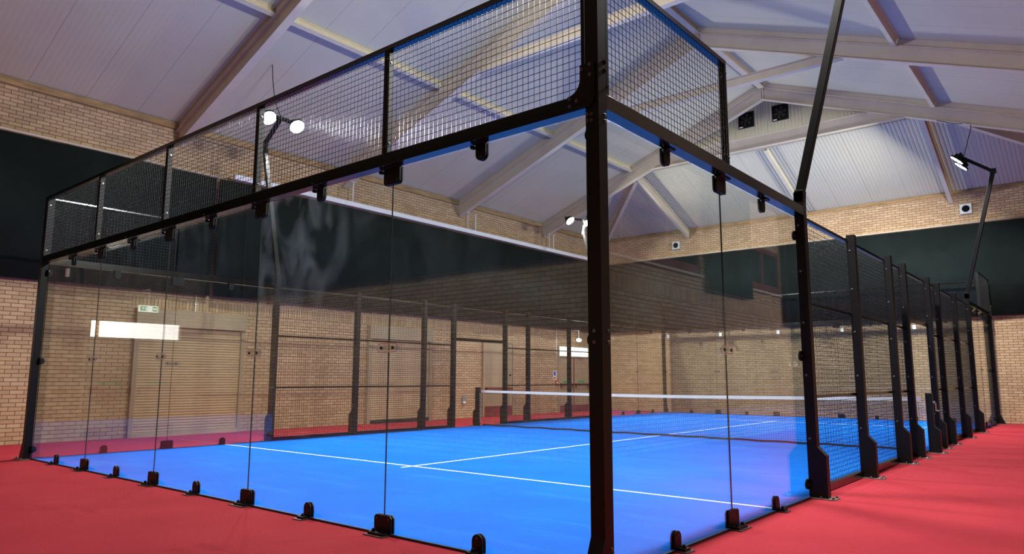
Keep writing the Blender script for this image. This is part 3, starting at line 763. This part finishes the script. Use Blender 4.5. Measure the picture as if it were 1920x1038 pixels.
# ------------------------------------------------------------------ glass panels with their clamps
def clamp(root, y, z, wide, top):
    """black clamp plates, wide ones straddle a joint; hangs from the beam (top) or stands on the floor"""
    w = 0.10 if wide else 0.05; nm = 'top_clamp' if top else 'foot_clamp'
    mb = MB()
    h = 0.135 if wide else 0.125
    def outline(w, z0, z1, rnd, up):
        if rnd:
            P = [(y - w, z0 if up else z1)] if False else []
            cz = (z1 - w) if up else (z0 + w); arc = [(y + w * math.cos(t_ * PI / 10) , cz + (w * math.sin(t_ * PI / 10)) * (1 if up else -1)) for t_ in range(11)]
            base = z0 if up else z1
            return arc + [(y - w, base), (y + w, base)]
        e = 0.02
        if up: return [(y - w, z0), (y + w, z0), (y + w, z1 - e), (y + w - e, z1), (y - w + e, z1), (y - w, z1 - e)]
        return [(y - w, z1), (y + w, z1), (y + w, z0 + e), (y + w - e, z0), (y - w + e, z0), (y - w, z0 + e)]
    if top: z0, z1 = 2.945 - h, 2.952
    else: z0, z1 = 0.012, 0.012 + h
    P = outline(w, z0, z1, not wide, not top)
    mb.prism(P, 'x', 0.001, 0.012); mb.prism(P, 'x', -0.025, -0.014)
    if top:
        mb.box(-0.02, 0.06, y - w, y + w, 2.940, 2.952)
        zb = z0 + 0.028
        mb.tube((0.012, y - w - 0.012, 2.925), (0.045, y - w - 0.012, 2.925), 0.016, 10)
    else:
        mb.m = 1; mb.box(0.012, 0.11, y - w - 0.01, y + w + 0.01, 0.0, 0.009); mb.m = 0
        mb.box(0.001, 0.085, y - w + 0.01, y + w - 0.01, 0.009, 0.028)
        for s in ((-1, 1) if wide else (0,)): hexbolt(mb, (0.055, y + s * w * 0.55, 0.028), (0, 0, 1), 0.012, 0.022, 0)
        zb = z1 - 0.028
    for s in ((-1, 1) if wide else (0,)): hexbolt(mb, (0.012, y + s * w * 0.68, zb), (1, 0, 0), 0.006, 0.006, 1)
    mb.build(nm, ['black', 'bolt'], root)
def glass_panel(side, a, lab, seam=None, mat='marked', sticker=None, conn=True):
    """a: centre along the side. local y runs along the panel; seam = +1/-1 local side which carries the joint clamps"""
    root = thing('glass_panel', lab, 'glass panel', side_pos(side, a), side, 'court glass panels')
    mb = MB(); mb.box(-0.013, -0.001, -0.9985, 0.9985, 0.02, 2.945)
    pane = mb.build('pane', [mat, 'edge'], root)
    for p in pane.data.polygons:
        if abs(p.normal.y) > 0.9: p.material_index = 1
    clamp(root, 0, 0, False, True); clamp(root, 0, 0, False, False)
    for s in (seam or ()):
        clamp(root, s, 0, True, True); clamp(root, s, 0, True, False)
        mb = MB(); P = []
        for k in range(24):
            t_ = 2 * PI * k / 24; P.append((s + (0.09 if math.cos(t_) > 0 else -0.09) + 0.038 * math.cos(t_), 1.45 + 0.038 * math.sin(t_)))
        mb.prism(P, 'x', 0.0, 0.012)
        q = mb.build('joint_clip', 'clip', root)
        mb = MB(); n_ = 24
        ring = P; inner = [(s + (p[0] - s) * 0.93, 1.45 + (p[1] - 1.45) * 0.80) for p in P]
        k0 = len(mb.v)
        for (p_, i_) in zip(ring, inner): mb.v += [(0.0125, p_[0], p_[1]), (0.0125, i_[0], i_[1])]
        for i in range(n_):
            j = (i + 1) % n_; mb.face((k0 + 2 * i, k0 + 2 * j, k0 + 2 * j + 1, k0 + 2 * i + 1))
        for d in (-0.07, 0.07):
            mb.m = 1; mb.tube((0.012, s + d, 1.45), (0.020, s + d, 1.45), 0.014, 12)
            mb.m = 0
        mb.build('clip_bolt', ['acrylic', 'blackbolt'], q)
    if sticker is not None:
        mb = MB(); mb.box(*((-0.0145, -0.0132) if side == FAR else (-0.0008, 0.0006)), sticker - 0.045, sticker + 0.045, 2.68, 2.80); mb.build('sticker', 'white', root)
    return root
nl = {4: 'near glass panel against the corner post nearest the camera', 2: 'near glass panel second left of the big corner post, heavily smeared at the top',
      0: 'middle panel of the near glass wall', -2: 'near glass panel second from the left corner post', -4: 'leftmost panel of the near glass wall'}
for a in (4, 2, 0, -2, -4):
    # local +y on the near side is world -(-)... rotation -90 deg maps local y to world +x
    glass_panel(NEAR, a, nl[a], seam=(-1,) if a > -4 else None, mat='smudged' if a == 2 else 'marked', sticker=None if a != -4 else -0.24)
for a in (4, 2, 0, -2, -4):
    w = {4: 'rightmost', 2: 'second from the right', 0: 'middle', -2: 'second from the left', -4: 'leftmost'}[a]
    glass_panel(FAR, a, '%s panel of the far end glass wall with a white sticker' % w, seam=(1,) if a > -4 else None, sticker=0.82)
glass_panel(RIGHT, -9, 'right side glass panel touching the near corner post', seam=(1,))
glass_panel(RIGHT, -7, 'right side glass panel touching the near floodlight mast')
glass_panel(LEFT, -9, 'left side glass panel touching the left near corner post', seam=(-1,), sticker=None)
glass_panel(LEFT, -7, 'left side glass panel touching the mast with the glaring lamps')
glass_panel(RIGHT, 7, 'right side far glass panel touching the far right mast', seam=(1,))
glass_panel(RIGHT, 9, 'right side far glass panel touching the far corner post')
glass_panel(LEFT, 7, 'left side far glass panel touching the far left mast', seam=(-1,))
glass_panel(LEFT, 9, 'left side far glass panel touching the far left corner post')

# ------------------------------------------------------------------ wire mesh
def wires(mb, y0, y1, z0, z1, x, rad=0.0021, n=5, st=0.05):
    ny = int(round((y1 - y0) / st)); nz = int(round((z1 - z0) / st))
    for i in range(ny + 1):
        y = y0 + (y1 - y0) * i / ny; mb.tube((x, y, z0), (x, y, z1), rad, n, caps=False)
    for i in range(nz + 1):
        z = z0 + (z1 - z0) * i / nz; mb.tube((x - 0.0035, y0, z), (x - 0.0035, y1, z), rad, n, caps=False)
def top_mesh(side, a, lab, w=2.0, post=True):
    root = thing('upper_mesh_panel', lab, 'mesh panel', side_pos(side, a), side, 'upper wire mesh panels')
    h = w / 2
    mb = MB(); wires(mb, -h + 0.03, h - 0.03, 3.056, 3.96, 0.094, rad=0.0024, n=6); mb.build('wire_grid', 'wire', root)
    mb = MB(); mb.box(0.03, 0.1, -h, h, 3.962, 3.968); mb.box(0.094, 0.1, -h, h, 3.968, 4.0); mb.build('top_rail', 'beam', root)
    for s in (-1, 1):
        mb = MB()
        mb.box(0.092, 0.1, s * h - s * 0.002, s * (h - 0.03), 3.052, 3.962)
        mb.box(0.03, 0.092, s * h - s * 0.002, s * (h - 0.006), 3.052, 3.962)
        hexbolt(mb, (0.1, s * (h - 0.016), 3.11), (1, 0, 0), 0.007, 0.009); hexbolt(mb, (0.1, s * (h - 0.016), 3.88), (1, 0, 0), 0.007, 0.009)
        hexbolt(mb, (0.06, s * (h - 0.006), 3.15), (0, -s, 0), 0.009, 0.010); hexbolt(mb, (0.06, s * (h - 0.006), 3.86), (0, -s, 0), 0.009, 0.010)
        mb.build('side_angle', ['black', 'bolt'], root)
    return root
tm = {4: 'upper wire mesh panel left of the big corner post', 2: 'upper wire mesh panel in front of the two glaring lamps', 0: 'middle upper wire mesh panel over the near glass',
      -2: 'upper wire mesh panel second from the left corner', -4: 'leftmost upper wire mesh panel over the near glass'}
p0 = None
for a in (4, 2, 0, -2, -4):
    if p0 is None: p0 = top_mesh(NEAR, a, tm[a], 1.998)
    else: dup(p0, side_pos(NEAR, a), NEAR, tm[a])
dup(p0, side_pos(RIGHT, -9), RIGHT, 'upper wire mesh panel right of the big corner post')
dup(p0, side_pos(LEFT, -9), LEFT, 'upper wire mesh panel with a bright rail on the left side, near end')
dup(p0, side_pos(RIGHT, 9), RIGHT, 'upper wire mesh panel at the far end of the right side')
dup(p0, side_pos(LEFT, 9), LEFT, 'upper wire mesh panel at the far end of the left side')
for a in (4, 2, 0, -2, -4):
    w = {4: 'rightmost', 2: 'second from the right', 0: 'middle', -2: 'second from the left', -4: 'leftmost'}[a]
    dup(p0, side_pos(FAR, a), FAR, '%s upper wire mesh panel above the far end glass' % w)

def side_mesh(side, a0, a1, lab, z0=0.04, rails=(1.02, 2.02)):
    mid = (a0 + a1) / 2; h = abs(a1 - a0) / 2 - 0.05
    root = thing('side_mesh_panel', lab, 'mesh panel', side_pos(side, mid), side, 'side wire mesh panels')
    mb = MB(); wires(mb, -h, h, z0 + 0.02, 2.98, 0.008, rad=0.0028, n=5); mb.build('wire_grid', 'wire', root)
    mb = MB(); mb.box(-0.035, 0.012, -h, h, 2.965, 2.972); mb.box(0.012, 0.018, -h, h, 2.965, 3.0); mb.build('top_rail', 'beam', root)
    mb = MB(); mb.box(-0.03, 0.035, -h, h, z0 + 0.035, z0 + 0.041); mb.box(0.029, 0.035, -h, h, z0 - 0.03, z0 + 0.035); mb.build('bottom_rail', 'beam', root)
    for z in rails:
        mb = MB(); mb.box(-0.03, 0.012, -h, h, z, z + 0.006); mb.box(0.012, 0.018, -h, h, z - 0.014, z + 0.02); mb.build('cross_rail', 'beam', root)
bays = ((-6, -4, 'first'), (-4, -2, 'second'), (-2, -1, 'third, narrow'), (1, 2, 'fourth, narrow'), (2, 4, 'fifth'), (4, 6, 'sixth'))
for side, sn in ((RIGHT, 'right'), (LEFT, 'left')):
    for (a0, a1, w) in bays:
        side_mesh(side, a0, a1, 'wire mesh bay of the %s side, %s from the near floodlight mast' % (sn, w))
    side_mesh(side, -0.99, 0.99, 'high wire mesh panel over the open entrance in the %s side' % sn, z0=2.17, rails=())

# ------------------------------------------------------------------ net and its posts
root = thing('tennis_net', 'black court net with white top tape across the blue turf', 'net', (0, 0, 0))
mb = MB(); n = 222
def ztop(x): return 0.87 + 0.04 * (abs(x) / 5.0) ** 1.5 - 0.05
for i in range(n + 1):
    x = -5 + 10 * i / n; mb.tube((x, 0, 0.05), (x, 0, ztop(x)), 0.002, 3, caps=False)
for k in range(18):
    t_ = k / 17.0; sg = 10
    for j in range(sg):
        xa, xb = -5 + 10 * j / sg, -5 + 10 * (j + 1) / sg
        mb.tube((xa, 0, 0.05 + (ztop(xa) - 0.05) * t_), (xb, 0, 0.05 + (ztop(xb) - 0.05) * t_), 0.002, 3, caps=False)
mb.build('net_mesh', 'net', root)
mb = MB()
for j in range(20):
    xa, xb = -5 + 0.5 * j, -4.5 + 0.5 * j
    mb.bar((xa, 0, ztop(xa) + 0.02), (xb, 0, ztop(xb) + 0.02), 0.012, 0.06)
mb.build('top_tape', 'tape', root)
mb = MB()
for j in range(40):
    xa, xb = -4.95 + 9.9 / 40 * j, -4.95 + 9.9 / 40 * (j + 1)
    za, zb = 0.04 + 0.006 * math.sin(j * 1.9), 0.04 + 0.006 * math.sin((j + 1) * 1.9)
    mb.bar((xa, 0, za), (xb, 0, zb), 0.012, 0.035)
mb.build('bottom_band', 'net', root)
for s in (-1, 1):
    mb = MB()
    for k in range(16):
        z = 0.1 + 0.047 * k; mb.tube((s * 5.0, 0, z), (s * 5.075, 0, z + 0.03), 0.004, 5)
    mb.build('lacing_cord', 'tape', root)
root = thing('net_post', 'short black net post in the right entrance', 'net post', (5.07, 0, 0), RIGHT, 'net posts')
mb = MB(); mb.prism(flare_poly(0.1, 0.98, 0.08, 0.44, 0.36), 'y', -0.05, 0.05); mb.build('column', 'black', root, bevel=0.004)
mb = MB(); mb.box(-0.02, 0.25, -0.09, 0.09, 0.0, 0.011)
for (x, y) in ((0.23, -0.06), (0.23, 0.06)): hexbolt(mb, (x, y, 0.011), (0, 0, 1), 0.012, 0.02)
mb.build('base_plate', ['galv', 'bolt'], root)
mb = MB(); mb.tube((0.10, 0, 0.82), (0.135, 0, 0.82), 0.028, 14); mb.bar((0.14, 0, 0.82), (0.14, 0, 0.68), 0.018, 0.018, (1, 0, 0)); mb.tube((0.135, 0, 0.69), (0.19, 0, 0.69), 0.014, 10)
mb.build('winder', 'galv', root)
dup(root, (-5.07, 0, 0), LEFT, 'short black net post with winder in the left entrance')

# ------------------------------------------------------------------ cables from the masts to the roof
def cable(pts, lab, rad=0.009):
    P = [Vector(p) for p in pts]; Q = []
    for i in range(len(P) - 1):
        a, b_, c_, d = P[max(i - 1, 0)], P[i], P[i + 1], P[min(i + 2, len(P) - 1)]
        for k in range(8):
            t_ = k / 8.0
            Q.append(0.5 * ((2 * b_) + (c_ - a) * t_ + (2 * a - 5 * b_ + 4 * c_ - d) * t_ ** 2 + (3 * b_ - a - 3 * c_ + d) * t_ ** 3))
    Q.append(P[-1]); mb = MB(); n_ = 8; rings = []
    for i, q in enumerate(Q):
        d = (Q[min(i + 1, len(Q) - 1)] - Q[max(i - 1, 0)]).normalized(); x = d.cross(Vector((0.3, 0.9, 0.1))).normalized(); y = x.cross(d)
        rings.append(len(mb.v))
        for k in range(n_): t_ = 2 * PI * k / n_; mb.v.append(tuple(q + x * math.cos(t_) * rad + y * math.sin(t_) * rad))
    for r0, r1 in zip(rings, rings[1:]):
        for k in range(n_): j = (k + 1) % n_; mb.face((r0 + k, r1 + k, r1 + j, r0 + j), True)
    o = mb.build('power_cable', 'black_rubber', None, P[0]); o.location = P[0]; tag(o, lab, 'cable', 'floodlight cables')
cable([(5.24, 6.0, 6.56), (5.33, 6.15, 6.95), (5.40, 6.33, 7.42), (5.1, 6.32, 7.50), (4.7, 6.32, 7.68)], 'black cable from the far right mast up to a roof frame')
cable([(-5.24, -6.0, 6.56), (-5.38, -6.05, 6.9), (-5.42, -6.1, 7.3), (-5.40, -6.15, 7.68)], 'thin black cable rising from the two glaring lamps to the roof')
cable([(-5.72, 6.0, 6.58), (-5.74, 6.15, 6.75), (-5.8, 6.3, 6.95)], 'short black cable above the far small lamps')
cable([(5.24, -6.0, 6.56), (5.3, -6.3, 6.9), (5.4, -6.75, 7.44)], 'black cable above the mast nearest the camera')
# small orange lamp on the left curtain
